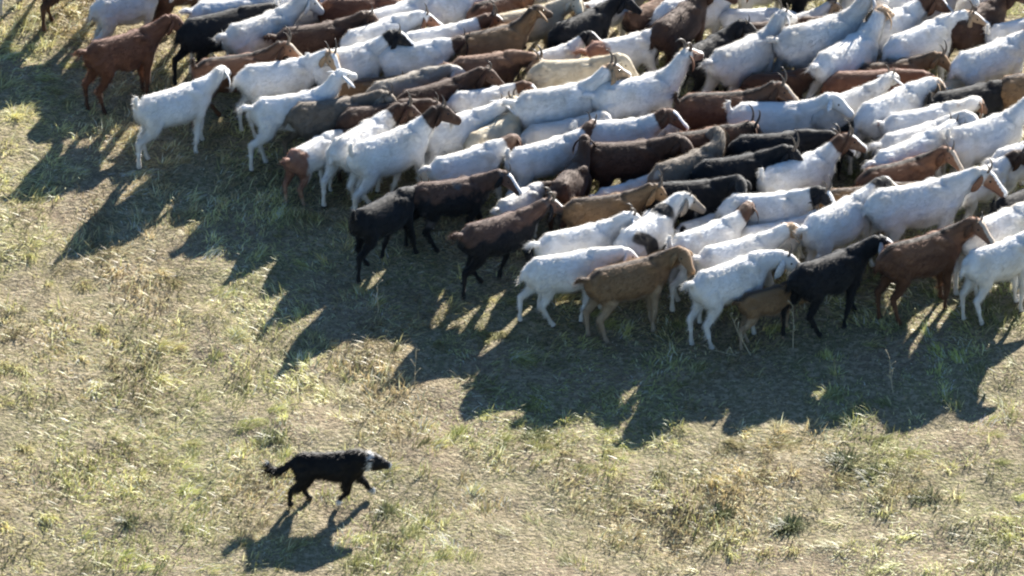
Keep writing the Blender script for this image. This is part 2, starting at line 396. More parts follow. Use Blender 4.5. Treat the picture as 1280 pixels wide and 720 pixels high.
def quadruped(name, S, neck, headpitch, yaw, swings, tail, voxel, smooth=5, drop=0.0, fur=(15000, .018, .042, .0045), seed=1, shag=1.7, build=1.0):
    """neck, headpitch, yaw in degrees; swings: (front left, front right, hind left, hind right) as (swing, bend)"""
    bm = bmesh.new(); Yv = Vector((0, 1, 0)); samp = []
    T = [(Vector((x, 0, z - (build - 1) * .10)), hw * build, hh * (1 + (build - 1) * .8), Yv) for (x, z, hh, hw) in S['torso']]
    tube(bm, T, 20, .2)
    for (bx_, by_, bz_, br_) in S['bumps']:
        for sy in (1, -1): tube(bm, [(Vector((bx_ + d_ * br_, by_ * sy, bz_ - d_ * br_ * .5)), br_ * q_ * .7, br_ * q_, Yv) for d_, q_ in ((-1.6, .3), (-.8, .8), (0, 1), (.8, .8), (1.6, .3))], 10)
    for c, a, b, _ in T: samp.append((c, (a + b) / 2, -0.2, 0.0, 0.0))
    # neck and head, with the turn spread along the neck
    nb = Vector((S['nb'][0], 0, S['nb'][1])); a = R(neck); yw = R(yaw)
    path = []; p = nb.copy(); K = 6
    for k in range(K + 1):
        t = k / K
        path.append((p.copy(), t, yw * t * t * .8))
        ang = a * (0.55 + 0.45 * min(1, t * 1.6)); d = Vector((math.cos(ang) * math.cos(yw * t * .8), math.cos(ang) * math.sin(yw * t * .8), math.sin(ang)))
        p = p + d * (S['nl'] / K)
    pts = []
    for (q, t, yy) in path:
        def lerp(arr): return arr[0] + (arr[1] - arr[0]) * t * 2 if t < .5 else arr[1] + (arr[2] - arr[1]) * (t - .5) * 2
        rh, rw = lerp(S['nr']), lerp(S['nw'])
        pts.append((q, rw, rh, Vector((-math.sin(yy), math.cos(yy), 0)))); samp.append((q, (rw + rh) / 2, t, 0.0, 0.0))
    pre = Vector((nb.x - .09, 0, nb.z - .05)); pts = [(pre, S['nw'][0] * .8, S['nr'][0] * .8, Yv)] + pts
    tube(bm, pts, 14)
    he = path[-1][0]; hp = R(headpitch)
    hd = Vector((math.cos(hp) * math.cos(yw), math.cos(hp) * math.sin(yw), math.sin(hp)))
    hs = Vector((-math.sin(yw), math.cos(yw), 0)); hu = hd.cross(hs)
    hp_pts = []; hl = S['head'][-1][0]
    for (d, rh, rw) in S['head']:
        c = he + hd * d - hu * (0.012 * max(0, d) / .2)
        hp_pts.append((c, rw, rh, hs)); samp.append((c, (rw + rh) / 2, 1.0 + max(0, d) / hl, 0.0, 0.0))
    tube(bm, hp_pts, 14)
    # legs
    for li, (chain, knee, sy) in enumerate(((S['fleg'], S['fknee'], 1), (S['fleg'], S['fknee'], -1), (S['hleg'], S['hknee'], 1), (S['hleg'], S['hknee'], -1))):
        sw, bend = (R(v) for v in swings[li]); piv = (chain[0][0], chain[0][2]); pts = []
        kn = None; front = li < 2
        for i, (x, yy, z, rl, rw) in enumerate(chain):
            q = (x, z)
            if i > 0: q = rot2(q, piv, sw * min(1, i / 2))
            if i == knee: kn = q
            if kn is not None and i > knee: q = rot2(q, kn, -bend if front else bend)
            c = Vector((q[0], yy * sy, q[1])); pts.append((c, rw, rl, Yv))
            samp.append((c, (rw + rl) / 2, -0.2, i / (len(chain) - 1), 0.0))
        tube(bm, pts, 10)
    # tail
    pts = []
    for i, (x, z, r_) in enumerate(tail):
        c = Vector((x, 0, z)); pts.append((c, r_, r_ * .8, Yv)); samp.append((c, r_, -0.2, 0.0, i / (len(tail) - 1)))
    tube(bm, pts, 10)
    me = bpy.data.meshes.new(name); bmesh.ops.recalc_face_normals(bm, faces=bm.faces); bm.to_mesh(me); bm.free()
    o = bpy.data.objects.new(name, me); col.objects.link(o)
    md = o.modifiers.new('r', 'REMESH'); md.mode = 'VOXEL'; md.voxel_size = voxel
    ms = o.modifiers.new('s', 'SMOOTH'); ms.factor = 0.5; ms.iterations = smooth
    dg = bpy.context.evaluated_depsgraph_get(); dg.update()
    fin = bpy.data.meshes.new_from_object(o.evaluated_get(dg)); fin.name = name
    bpy.data.objects.remove(o); bpy.data.meshes.remove(me)
    n = len(fin.vertices); co = np.empty(n * 3); fin.vertices.foreach_get('co', co); co = co.reshape(-1, 3)
    no = np.empty(n * 3); fin.vertices.foreach_get('normal', no); no = no.reshape(-1, 3)
    # gentle unevenness of the flesh
    w_ = (fbm(co[:, 0] * 9 + seed * 3.1 + 50, co[:, 2] * 9 + co[:, 1] * 5 + 50, 3 + seed, 3) - .5) * .008
    co = co + no * w_[:, None]; co[:, 2] -= drop
    fin.vertices.foreach_set('co', co.ravel()); fin.update()
    C = np.array([s[0] for s in samp]); C[:, 2] -= drop; rad = np.array([s[1] for s in samp]); val = np.array([s[2:] for s in samp])
    D = np.linalg.norm(co[:, None, :] - C[None], axis=2) / rad[None]
    wgt = 1 / (D ** 6 + 1e-6); wgt /= wgt.sum(1, keepdims=True); V = wgt @ val
    he_ = np.array(he); he_[2] -= drop
    rel = co - he_; along = rel @ np.array(hd); sidew = rel @ np.array(hs); upw = rel @ np.array(hu)
    bl = ((along > .03) & (np.abs(sidew) < .026) & (upw > -.02) & (V[:, 0] > .9)).astype(float)
    A = dict(neck=V[:, 0], leg=V[:, 1], tail=V[:, 2], blaze=bl)
    def put(m, dat):
        for k, v in dat.items():
            at_ = m.attributes.new(k, 'FLOAT', 'POINT'); at_.data.foreach_set('value', np.ascontiguousarray(v, np.float32))
    put(fin, A); fin.polygons.foreach_set('use_smooth', np.ones(len(fin.polygons), bool))
    # hair: short flat strands lying back over the skin
    rr = np.random.default_rng(seed + 400); nf, l0, l1, wd = fur
    vi = rr.integers(0, n, nf); pos = co[vi] + rr.normal(0, voxel * .4, (nf, 3)); nn = no[vi]
    back = np.array([-1.0, 0, -0.55]) + rr.normal(0, .35, (nf, 3))
    tg = back - nn * (back * nn).sum(1, keepdims=True); tg /= np.linalg.norm(tg, axis=1, keepdims=True) + 1e-9
    dirv = tg + nn * rr.uniform(.12, .5, (nf, 1)); dirv /= np.linalg.norm(dirv, axis=1, keepdims=True)
    sd = np.cross(dirv, nn); sd /= np.linalg.norm(sd, axis=1, keepdims=True) + 1e-9
    ln = rr.uniform(l0, l1, (nf, 1)) * np.where(V[vi, 1:2] > .45, .45, 1.0) * np.where(V[vi, 0:1] > 1.1, .4, 1.0) * np.where(V[vi, 2:3] > .2, 1.7, 1.0)
    low = ((nn[:, 2:3] < -.15) | ((V[vi, 1:2] > .05) & (V[vi, 1:2] < .35) & (nn[:, 0:1] < -.1))) & (V[vi, 0:1] < .8)
    ln = ln * np.where(low, shag, 1.0)
    base = pos - nn * .003
    hv = np.stack([base - sd * wd / 2, base + sd * wd / 2, base + dirv * ln], 1).reshape(-1, 3)
    hm = fast_mesh(name + '_hair', hv, None, np.arange(nf * 3).reshape(-1, 3))
    put(hm, {k: np.repeat(v[vi], 3) for k, v in A.items()})
    he_v = Vector(he_)
    return dict(mesh=fin, hair=hm, he=he_v, hd=hd, hs=hs, hu=hu)

def ear_mesh(name, L, Wd, droop, thick=.006):
    """a cupped leaf of an ear; root at the origin, pointing along +Y, tip drooping"""
    bm = bmesh.new(); rows = 6; cols = 4; top = []; bot = []
    for i in range(rows + 1):
        t = i / rows; wv = Wd * (0.38 + 1.3 * t - 1.62 * t * t * t) if t < 1 else .004
        wv = max(wv, .004); a = R(droop) * (0.35 + .65 * t); y = 0; z = 0
        y = L * t * math.cos(a); z = -L * t * math.sin(a)
        ra, rb = [], []
        for j in range(cols + 1):
            s = j / cols - .5
            cup = -0.5 * wv * (s * 2) ** 2 * .45
            ra.append(bm.verts.new((s * wv, y + cup * math.sin(a) * .3, z + cup + thick / 2))); rb.append(bm.verts.new((s * wv, y + cup * math.sin(a) * .3, z + cup - thick / 2)))
        top.append(ra); bot.append(rb)
    for i in range(rows):
        for j in range(cols):
            bm.faces.new((top[i][j], top[i][j + 1], top[i + 1][j + 1], top[i + 1][j])); bm.faces.new((bot[i][j + 1], bot[i][j], bot[i + 1][j], bot[i + 1][j + 1]))
        bm.faces.new((top[i][0], top[i + 1][0], bot[i + 1][0], bot[i][0])); bm.faces.new((top[i + 1][cols], top[i][cols], bot[i][cols], bot[i + 1][cols]))
    bm.faces.new([v for v in top[0]][::-1] + [v for v in bot[0]]); bm.faces.new([v for v in top[-1]] + [v for v in bot[-1]][::-1])
    bmesh.ops.recalc_face_normals(bm, faces=bm.faces)
    me = bpy.data.meshes.new(name); bm.to_mesh(me); bm.free()
    for p in me.polygons: p.use_smooth = True
    return me
def horn_mesh(name, L, curve, r0=.019):
    bm = bmesh.new(); pts = []; p = Vector((0, 0, 0)); ang = R(75); K = 10
    for k in range(K + 1):
        t = k / K; rr = r0 * (1 - t) ** .75 + .0025
        if k % 2: rr *= 1.06
        pts.append((p.copy(), rr * .8, rr, Vector((0, 1, 0))))
        ang += R(curve) / K
        p = p + Vector((math.cos(ang) , 0.25 * t, math.sin(ang))) * (L / K)
    tube(bm, pts, 9); bmesh.ops.recalc_face_normals(bm, faces=bm.faces)
    me = bpy.data.meshes.new(name); bm.to_mesh(me); bm.free()
    for q in me.polygons: q.use_smooth = True
    me.materials.append(HORN); return me
def eye_mesh(name, r):
    bm = bmesh.new(); bmesh.ops.create_icosphere(bm, subdivisions=1, radius=r)
    me = bpy.data.meshes.new(name); bm.to_mesh(me); bm.free(); me.materials.append(EYE)
    for q in me.polygons: q.use_smooth = True
    return me
EARS = [ear_mesh('ear_lop', .165, .075, 68), ear_mesh('ear_side', .15, .068, 22)]
HORNS = [horn_mesh('horn_long', .25, 105), horn_mesh('horn_short', .15, 85, .016), horn_mesh('horn_wide', .20, 140)]
EYEM = eye_mesh('eye', .013)
def beard_mesh():
    rr = np.random.default_rng(5); n = 60; v = []
    for k in range(n):
        b = np.array([rr.normal(0, .012), rr.normal(0, .008), 0]); t = b + np.array([rr.normal(-.01, .01), rr.normal(0, .01), -rr.uniform(.05, .10)])
        s = np.array([.004, .002, 0]); v += [b - s, b + s, t]
    return fast_mesh('beard', np.array(v), None, np.arange(n * 3).reshape(-1, 3))
BEARD = beard_mesh()

def head_frame(V, local):
    m = Matrix((V['hd'], V['hs'], V['hu'])).transposed()
    return V['he'] + m @ Vector(local), m
TAILS = {'up': [(-.39, .655, .03), (-.43, .70, .030), (-.44, .755, .028), (-.425, .80, .018)],
         'out': [(-.39, .655, .032), (-.45, .685, .034), (-.51, .70, .034), (-.545, .69, .016)],
         'down': [(-.39, .65, .03), (-.44, .64, .032), (-.465, .58, .028), (-.475, .53, .014)]}
W1 = ((16, 6), (-14, 4), (-15, 4), (13, 6)); W2 = ((-17, 8), (14, 2), (15, 8), (-16, 2)); ST = ((3, 0), (-4, 2), (-5, 0), (4, 2)); W3 = ((22, 22), (-8, 0), (6, 2), (-20, 10))
VAR = {}
for i, (k, args) in enumerate({
        'hi0': (48, -25, 6, W1, 'out', 1.0), 'hi1': (42, -32, -25, W2, 'up', 1.06), 'hi2': (54, -18, 22, W3, 'out', .92), 'mid0': (26, -30, -6, W2, 'out', 1.04), 'mid1': (30, -36, -42, W1, 'down', .95),
        'mid2': (24, -24, 32, W3, 'up', 1.0), 'low0': (6, -38, -4, W1, 'down', 1.08), 'low1': (4, -30, -52, ST, 'out', 1.0), 'low2': (10, -42, 26, W2, 'out', .94), 'dn0': (-28, -62, 8, ST, 'up', 1.0),
        'dn1': (-20, -55, -30, W3, 'out', .94), 'cam': (38, -25, -78, ST, 'down', 1.0), 'bk': (36, -24, -92, ST, 'out', 1.03), 'bk2': (30, -26, 84, W1, 'down', .97), 'mid3': (19, -20, 16, W3, 'down', 1.1), 'mid4': (33, -42, -16, ST, 'out', .9), 'low3': (-6, -46, 14, W2, 'up', 1.02),
        'low4': (9, -28, -28, W3, 'down', .95)}.items()):
    VAR[k] = quadruped('goat_body_%d' % i, GOAT, *args[:4], TAILS[args[4]], .0135, seed=i + 1, build=args[5])

def goat(x, y, s, hdg, coat, var, label, horn=0, ear=0, beard=False, pos=None):
    V = VAR[var]; tint = [rp.random() for _ in range(3)]
    root = link(bpy.data.objects.new('goat', None)); root.empty_display_size = .2
    root.location = pos; inner = y < 338 and x > 530
    s *= .98 * (rp.choice([.74, .88, .95, 1, 1, 1.04, 1.07]) if s < 1.05 and inner else 1.02)
    root.rotation_euler = (0, 0, R(hdg + (max(-17, min(17, rp.gauss(0, 12))) if inner else rp.uniform(-6, 6)))); root.scale = (s * rp.uniform(.90, 1.0), s * rp.uniform(.94, 1.12), s * rp.uniform(.95, 1.04))
    if 'horn' not in label and rp.random() < (.25, .65, .1)[horn]: horn = None
    hs_ = rp.uniform(.45, .85) if 'horn' not in label else .95; es_ = rp.uniform(.9, 1.25)
    tag(root, label, 'goat', 'goats of the herd walking away from the dog')
    def part(nm, me, mat, loc=None, rot=None, sc_=None):
        o = bpy.data.objects.new(nm, me); link(o, root); o.color = (*tint, 1)
        if mat:
            if not me.materials: me.materials.append(None)
            o.material_slots[0].link = 'OBJECT'; o.material_slots[0].material = mat
        if loc is not None:
            mm = rot.to_4x4(); o.matrix_local = Matrix.Translation(loc) @ mm @ (Matrix.Diagonal((*sc_, 1)) if sc_ else Matrix.Identity(4))
        return o
    part('body', V['mesh'], MAT[coat]); part('hair', V['hair'], HAIR[coat])
    for sy in (1, -1):
        loc, m = head_frame(V, (.005, .050 * sy, .022)); r_ = m @ Matrix.Rotation(R(-18 * sy), 3, 'Z')
        part('ear', EARS[ear], EARM[coat], loc, r_, (es_, es_ * sy, es_))
        if horn is not None:
            loc, m = head_frame(V, (.022, .028 * sy, .048)); part('horn', HORNS[horn], None, loc, m @ Matrix.Rotation(R(-8 * sy), 3, 'X'), (hs_, hs_ * sy, hs_))
        loc, m = head_frame(V, (.085, .049 * sy, .022)); part('eye', EYEM, None, loc, m)
    if beard:
        loc, m = head_frame(V, (.19, 0, -.05)); part('beard', BEARD, MAT[coat], loc, Matrix.Identity(3))
    return root

# (x, y of the trunk in the picture, size, heading, coat, pose, horns, ears, label)
HERD = [
 (457, 250, 1.00, 38, 'RB', 'hi0', 0, 0, 'red-brown goat on its own at the left end of the herd'),
 (481, 274, 1.02, 40, 'W', 'mid2', 1, 0, 'white goat with raised tail standing apart at the left front of the herd'),
 (509, 259, 0.98, 18, 'BR', 'hi1', 0, 0, 'brown goat with pale face just behind the lone white goat'),
 (522, 243, 1.05, 35, 'G', 'mid0', 0, 0, 'white goat cut by the top edge behind the pale-faced brown goat'),
 (502, 241, 1.00, 25, 'BK', 'low0', 0, 0, 'black goat at the top edge between the red-brown and white goats'),
 (534, 262, 1.05, 34, 'WT', 'hi0', 0, 0, 'white goat with tan head raised, upper left of the herd'),
 (560, 258, 1.00, 34, 'WK', 'hi1', 1, 0, 'white goat with black-and-white striped face, upper left of the herd'),
 (538, 279, 0.98, 36, 'W', 'hi2', 1, 1, 'slender all-white goat with neck stretched up, second along the front edge from the left'),
 (553, 281, 0.92, 30, 'GB', 'mid1', 0, 0, 'grey-brown goat turning its head, half hidden behind the slender white goat'),
 (567, 268, 0.95, 22, 'TN', 'low2', 1, 0, 'tan goat squeezed between white goats, upper left of the herd'),
 (577, 282, 1.00, 28, 'DB', 'mid0', 0, 0, 'dark brown goat behind two white front goats on the left'),
 (546, 297, 0.86, 32, 'WR', 'low1', 1, 0, 'small white goat with rusty brown hindquarters at the left front edge'),
 (569, 294, 0.98, 42, 'WD', 'mid1', 0, 0, 'white goat with dark brown head, third from the left along the front'),
 (582, 300, 1.02, 42, 'WD', 'hi1', 1, 0, 'white goat with dark head standing above the black goat at the front'),
 (581, 326, 1.00, 30, 'BK', 'low0', 0, 0, 'all-black goat at the front edge, left of centre'),
 (618, 303, 0.98, 22, 'WB', 'low2', 1, 0, 'white goat with brown head, its level back just behind the brown-backed black goat'),
 (609, 318, 1.02, 26, 'BB', 'mid1', 0, 0, 'black goat with brown back and white blaze, left of centre at the front'),
 (645, 315, 1.02, 36, 'WD', 'low1', 1, 0, 'white goat with dark lowered head behind the two brown-backed black goats'),
 (633, 335, 1.02, 24, 'BB', 'mid0', 2, 0, 'black goat with brown back and white-marked horned head at the front centre'),
 (670, 311, 1.00, 62, 'DB', 'hi0', 1, 0, 'dark brown goat seen from behind at the middle of the herd'),
 (682, 325, 1.00, 20, 'TN', 'mid0', 0, 0, 'tan-brown goat with long level back behind the two white front goats'),
 (655, 299, 0.98, 28, 'WB', 'mid2', 0, 0, 'white goat with brown blazed head at the middle of the herd'),
 (614, 287, 1.02, 44, 'W', 'mid3', 1, 1, 'all-white goat with hanging tail beside the cream goat'),
 (622, 270, 0.98, 20, 'WB', 'mid1', 1, 0, 'white goat with brown head turned to us above the cream goat'),
 (634, 288, 0.92, 40, 'C', 'low1', 1, 0, 'cream goat with yellowish side, left of centre in the herd'),
 (588, 266, 0.98, 20, 'GH', 'mid0', 0, 0, 'grey goat with whitish head among dark ones, left of centre'),
 (606, 273, 0.98, 45, 'DB', 'low0', 2, 0, 'dark brown goat pressed between a grey goat and a white one'),
 (592, 255, 0.95, 20, 'WD', 'low2', 1, 0, 'white goat with dark brown head and pale back stripe, upper left'),
 (604, 245, 0.98, 28, 'WB', 'mid0', 0, 0, 'white goat with red-brown head at the top edge, left of centre'),
 (630, 246, 1.00, 20, 'TN', 'hi0', 0, 1, 'tan goat with long raised neck at the top edge, left of centre'),
 (628, 257, 1.00, 15, 'DT', 'low1', 2, 0, 'dark brown goat with tan lowered head and curved horns near the top centre'),
 (667, 262, 0.98, 14, 'C', 'mid1', 0, 0, 'cream-backed goat crossing below the white dark-headed goat near the top centre'),
 (659, 250, 1.02, 30, 'WK', 'hi1', 0, 0, 'white goat with black head at the top centre'),
 (657, 279, 1.06, 34, 'WT', 'hi0', 0, 0, 'large white goat with tan face and raised neck at the centre of the herd'),
 (661, 288, 0.88, 24, 'G', 'mid2', 1, 0, 'dusty white goat wedged below the large white central goat'),
 (687, 288, 0.95, 26, 'WB', 'hi1', 0, 0, 'white goat with brown head just right of the centre of the herd'),
 (697, 248, 1.02, 36, 'WR', 'low2', 0, 0, 'white goat with rusty rump patch at the top, right of centre'),
 (699, 273, 1.08, 30, 'W', 'hi2', 2, 0, 'large white goat with long raised neck and swept horns right of centre'),
 (739, 242, 1.02, 18, 'W', 'low2', 1, 1, 'white goat with tail held out at the top edge, right of centre'),
 (748, 254, 1.08, 36, 'G', 'hi0', 0, 0, 'big dusty white goat with neck raised to the top edge, right of centre'),
 (731, 252, 0.95, 35, 'BK', 'low0', 1, 0, 'black goat behind the big dusty white goat near the top'),
 (737, 276, 1.05, 20, 'BR', 'hi1', 0, 0, 'big brown goat with lit back line right of the long-necked white goat'),
 (766, 280, 1.05, 14, 'W', 'hi1', 1, 1, 'white goat with level back and spread white ears, right half of the herd'),
 (762, 297, 1.02, 16, 'BF', 'low0', 2, 0, 'black goat with white-marked face below the level-backed white goat'),
 (725, 295, 0.98, 20, 'BR', 'low2', 0, 0, 'brown goat with tan face between a black goat and a dark long-backed goat'),
 (704, 284, 0.92, 18, 'WD', 'low1', 1, 0, 'white goat with dark face below the large white goat right of centre'),
 (694, 299, 1.05, 16, 'DB', 'mid0', 1, 0, 'dark brown goat with thin lit line along its long back'),
 (691, 310, 1.02, 22, 'WT', 'hi0', 1, 0, 'white goat with head raised over the long-backed dark brown goat'),
 (720, 309, 0.98, 42, 'GB', 'low2', 1, 0, 'grey-brown goat right of centre beside the black goats'),
 (741, 309, 1.00, 22, 'BK', 'mid1', 0, 0, 'black goat with its head turned to us, right of centre'),
 (773, 308, 1.02, 34, 'WB', 'hi1', 0, 0, 'white goat with raised tail and brown head in the right half of the herd'),
 (724, 320, 0.95, 18, 'BK', 'low0', 1, 0, 'black goat lying low behind the two black-patched white goats'),
 (706, 335, 0.98, 40, 'PB', 'low0', 1, 0, 'white goat with black saddle right behind the tan front goat'),
 (728, 328, 1.00, 30, 'PB', 'mid0', 0, 0, 'white goat with black patch and horned pale head right of the saddled one'),
 (694, 355, 1.02, 22, 'TN', 'mid1', 0, 0, 'tan goat at the front edge between the white front goats'),
 (670, 339, 1.02, 31, 'W', 'mid0', 2, 1, 'white goat with raised head, farther of two side by side at the front'),
 (665, 352, 1.00, 24, 'W', 'low0', 1, 0, 'white goat at the front edge, the nearer of two side by side'),
 (733, 339, 1.02, 32, 'WB', 'mid2', 1, 0, 'white goat with brown neck and head behind the front white pair on the right'),
 (745, 346, 1.02, 30, 'WT', 'mid0', 1, 1, 'white goat just behind the foremost white goat'),
 (744, 358, 1.05, 36, 'W', 'low1', 1, 0, 'foremost white goat with tail held out and hind leg forward'),
 (760, 364, 0.76, 34, 'TN', 'dn1', 1, 0, 'tan goat with lowered head half hidden by the foremost white goat'),
 (755, 325, 1.00, 22, 'WK', 'mid1', 0, 0, 'white goat with dark face and white muzzle in the right half near the front'),
 (758, 334, 0.95, 30, 'W', 'mid2', 2, 1, 'white goat whose pale horned head shows between the dark-faced and brown-necked goats'),
 (794, 331, 1.10, 34, 'WK', 'mid0', 0, 0, 'big white goat with black-and-white head near the right front'),
 (827, 323, 1.18, 34, 'W', 'mid0', 0, 0, 'largest white goat cut by the right edge at the front'),
 (785, 354, 1.02, 36, 'BF', 'mid1', 1, 1, 'black goat with white blaze and pale ears at the right front'),
 (831, 347, 1.10, 32, 'BR', 'low0', 1, 0, 'big brown goat at the right end of the front edge'),
 (802, 318, 0.92, 20, 'TN', 'low0', 1, 0, 'tan goat of which the back shows behind the big black-headed white goat'),
 (825, 302, 1.05, 38, 'W', 'low2', 1, 0, 'white goat with tail held out above the brown head near the right edge'),
 (830, 293, 1.02, 36, 'G', 'low0', 1, 0, 'dusty white goat cut by the right edge, upper of two close together'),
 (817, 310, 0.92, 24, 'BR', 'mid1', 1, 0, 'brown goat peering out beside the largest white goat'),
 (818, 278, 1.08, 44, 'WT', 'low0', 1, 0, 'white goat with steep back and tan head near the right edge'),
 (832, 284, 1.00, 22, 'W', 'low2', 0, 0, 'white goat with round rump cut by the right edge'),
 (797, 279, 1.00, 24, 'G', 'mid0', 1, 1, 'dusty white goat with raised pale head behind the level-backed white goat'),
 (786, 288, 0.95, 30, 'BK', 'mid0', 1, 0, 'black goat between the dusty white goat and the brown-headed white goat'),
 (806, 267, 0.95, 14, 'RB', 'low0', 1, 0, 'red-brown goat of which a lit back line shows near the upper right'),
 (815, 258, 0.92, 16, 'TN', 'mid1', 0, 0, 'tan goat near the top right corner beside a white long-necked goat'),
 (797, 256, 1.06, 34, 'WT', 'hi0', 1, 0, 'white goat with neck raised to the top edge, near the top right'),
 (784, 246, 1.15, 36, 'G', 'hi0', 0, 0, 'very big dusty white goat at the top edge, right half'),
 (833, 247, 1.05, 40, 'WT', 'mid0', 0, 0, 'white goat with tan head in the top right corner'),
 (839, 265, 1.00, 34, 'C', 'mid0', 0, 0, 'cream goat cut by the right edge near the top'),
 (714, 239, 1.02, 60, 'DB', 'mid0', 0, 0, 'dark brown goat seen from behind at the top edge, right of centre'),
 (547, 244, 1.02, 22, 'DB', 'mid0', 0, 0, 'dark brown goat at the top edge above the tan-headed white goat'),
 (765, 263, 0.95, 24, 'DB', 'mid1', 0, 0, 'dark brown goat between the big dusty goat and the level-backed white one'),
 (576, 245, 1.00, 28, 'W', 'low0', 1, 0, 'white goat at the top edge above the striped-faced goat'),
 (672, 238, 1.02, 26, 'BK', 'mid1', 0, 0, 'black goat at the top edge above the black-headed white goat'),
 (647, 236, 1.00, 36, 'C', 'hi2', 0, 0, 'cream goat at the top edge above the top centre'),
 (815, 243, 1.00, 30, 'WB', 'mid1', 0, 0, 'brown-headed white goat at the top edge near the right corner'),
 (762, 240, 1.00, 30, 'DB', 'low0', 0, 0, 'dark brown goat at the top edge between the two big dusty white goats'),
]
HERD += [(x, y, s, h, c, v, ho, 0, l) for x, y, s, h, c, v, ho, l in [
 (459, 229, .95, 34, 'G', 'mid0', 0, 'dusty white goat behind the red-brown one at the top left corner of the herd'), (508, 233, 1.0, 22, 'W', 'low2', 1, 'white goat with tail held out, left in the topmost row'),
 (545, 230, 1.0, 28, 'WT', 'hi1', 0, 'white goat with tan head left of the red-brown goat in the top row'), (567, 232, 1.0, 20, 'RB', 'low0', 0, 'red-brown goat in the top row, left half'),
 (588, 236, 1.0, 36, 'W', 'hi2', 1, 'white goat with raised neck in the top row, left half'), (611, 232, 1.0, 26, 'WK', 'mid0', 0, 'white goat with black head in the top row, left of centre'),
 (632, 229, .96, 30, 'BR', 'low0', 0, 'brown goat in the top row just left of centre'), (687, 230, 1.0, 28, 'W', 'mid1', 0, 'white goat turning its head in the top row, right of centre'),
 (703, 228, .92, 34, 'DT', 'hi1', 0, 'dark goat with tan head in the top row, right of centre'), (729, 231, 1.0, 34, 'WB', 'mid0', 0, 'white goat with brown head in the top row, right half'),
 (750, 229, 1.0, 18, 'W', 'low4', 1, 'white goat above the tail-out white goat in the top row'), (772, 230, 1.0, 30, 'WT', 'hi1', 0, 'white goat with tan head behind the very big dusty goat'),
 (801, 231, 1.0, 30, 'G', 'mid2', 0, 'dusty white goat with raised tail in the top row, right half'), (828, 231, 1.02, 26, 'W', 'low0', 0, 'white goat in the top row above the top right corner pair'),
 (437, 213, 1.0, 28, 'BR', 'mid0', 0, 'brown goat cut by the top edge, leftmost of the herd'), (463, 211, 1.0, 30, 'W', 'mid3', 0, 'white goat cut by the top edge above the red-brown goat'), (416, 205, 1.0, 24, 'G', 'mid0', 0, 'dusty goat barely showing at the top edge beyond the left end of the herd'),
 (486, 219, 1.0, 30, 'BR', 'mid0', 0, 'brown goat cut by the top edge above the tail-out white goat'), (525, 218, 1.0, 30, 'W', 'mid4', 0, 'white goat cut by the top edge, first white one from the left'),
 (553, 217, 1.0, 26, 'BK', 'low0', 0, 'black goat cut by the top edge, left half'), (578, 219, 1.0, 30, 'G', 'mid0', 0, 'dusty white goat cut by the top edge, left half'),
 (602, 218, 1.0, 30, 'WD', 'mid0', 0, 'dark-headed white goat cut by the top edge, left of centre'), (628, 216, 1.0, 30, 'WT', 'low0', 0, 'white goat with tan head cut by the top edge near the centre'),
 (655, 222, 1.0, 30, 'W', 'mid0', 0, 'white goat cut by the top edge at the centre'), (676, 217, 1.0, 30, 'TN', 'low0', 0, 'tan goat cut by the top edge, right of centre'),
 (704, 216, 1.0, 30, 'W', 'mid4', 0, 'white goat cut by the top edge, right of centre'), (729, 218, 1.0, 30, 'DB', 'mid0', 0, 'dark brown goat cut by the top edge, right half'),
 (754, 216, 1.0, 26, 'WB', 'mid0', 0, 'white goat with brown head cut by the top edge, right half'), (781, 218, 1.0, 30, 'BK', 'low0', 0, 'black goat cut by the top edge, right half'),
 (806, 217, 1.0, 30, 'W', 'mid0', 0, 'white goat cut by the top edge toward the right corner'), (835, 217, 1.0, 30, 'RB', 'mid0', 0, 'red-brown goat cut by the top edge toward the right corner'),
 (858, 222, 1.0, 30, 'G', 'mid0', 0, 'dusty white goat cut by the top edge at the right corner'), (857, 240, 1.0, 30, 'DB', 'mid0', 0, 'dark brown goat near the right edge, second from the top corner'),
 (876, 236, 1.0, 30, 'W', 'mid0', 0, 'white goat cut by the right edge at the top corner'), (862, 257, 1.0, 26, 'WB', 'mid1', 0, 'white goat with brown head near the right edge, upper part'),
 (879, 268, 1.0, 30, 'TN', 'low0', 0, 'tan goat cut by the right edge, upper part'), (858, 274, 1.0, 32, 'BK', 'mid0', 0, 'black goat near the right edge above mid herd'),
 (861, 291, 1.05, 32, 'W', 'hi1', 1, 'white goat with raised tail near the right edge, mid herd'), (880, 300, 1.0, 30, 'WB', 'mid0', 0, 'brown-headed white goat cut by the right edge, mid herd'),
 (859, 310, 1.0, 28, 'WD', 'mid1', 0, 'white goat with dark head near the right edge, mid herd'), (866, 336, 1.05, 32, 'WT', 'low1', 1, 'white goat at the right edge near the front'),
 (881, 322, 1.0, 30, 'BK', 'low0', 0, 'black goat cut by the right edge near the front'), (868, 350, 1.0, 30, 'W', 'low1', 1, 'white goat at the right edge, last along the front')]]
def place_herd():
    P = np.array([list(at(x, y, .55 * s))[:2] for x, y, s, *_ in HERD]); P0 = P.copy()
    S_ = np.array([h[2] for h in HERD]); H_ = np.radians([h[3] for h in HERD])
    d = np.stack([np.cos(H_), np.sin(H_)], 1); offs = (-.27, -.05, .18)
    for it in range(80):
        push = np.zeros_like(P)
        for a in offs:
            for b in offs:
                A = P + d * (a * S_)[:, None]; B = P + d * (b * S_)[:, None]
                D = A[:, None] - B[None]; L = np.linalg.norm(D, axis=2) + np.eye(len(P)) * 9
                need = .150 * (S_[:, None] + S_[None])
                over = np.clip(need - L, 0, None)
                push += (D / L[..., None] * over[..., None] * .18).sum(1)
        P = P + push + (P0 - P) * .04
    return P
POS = place_herd()
rp = random.Random(4)
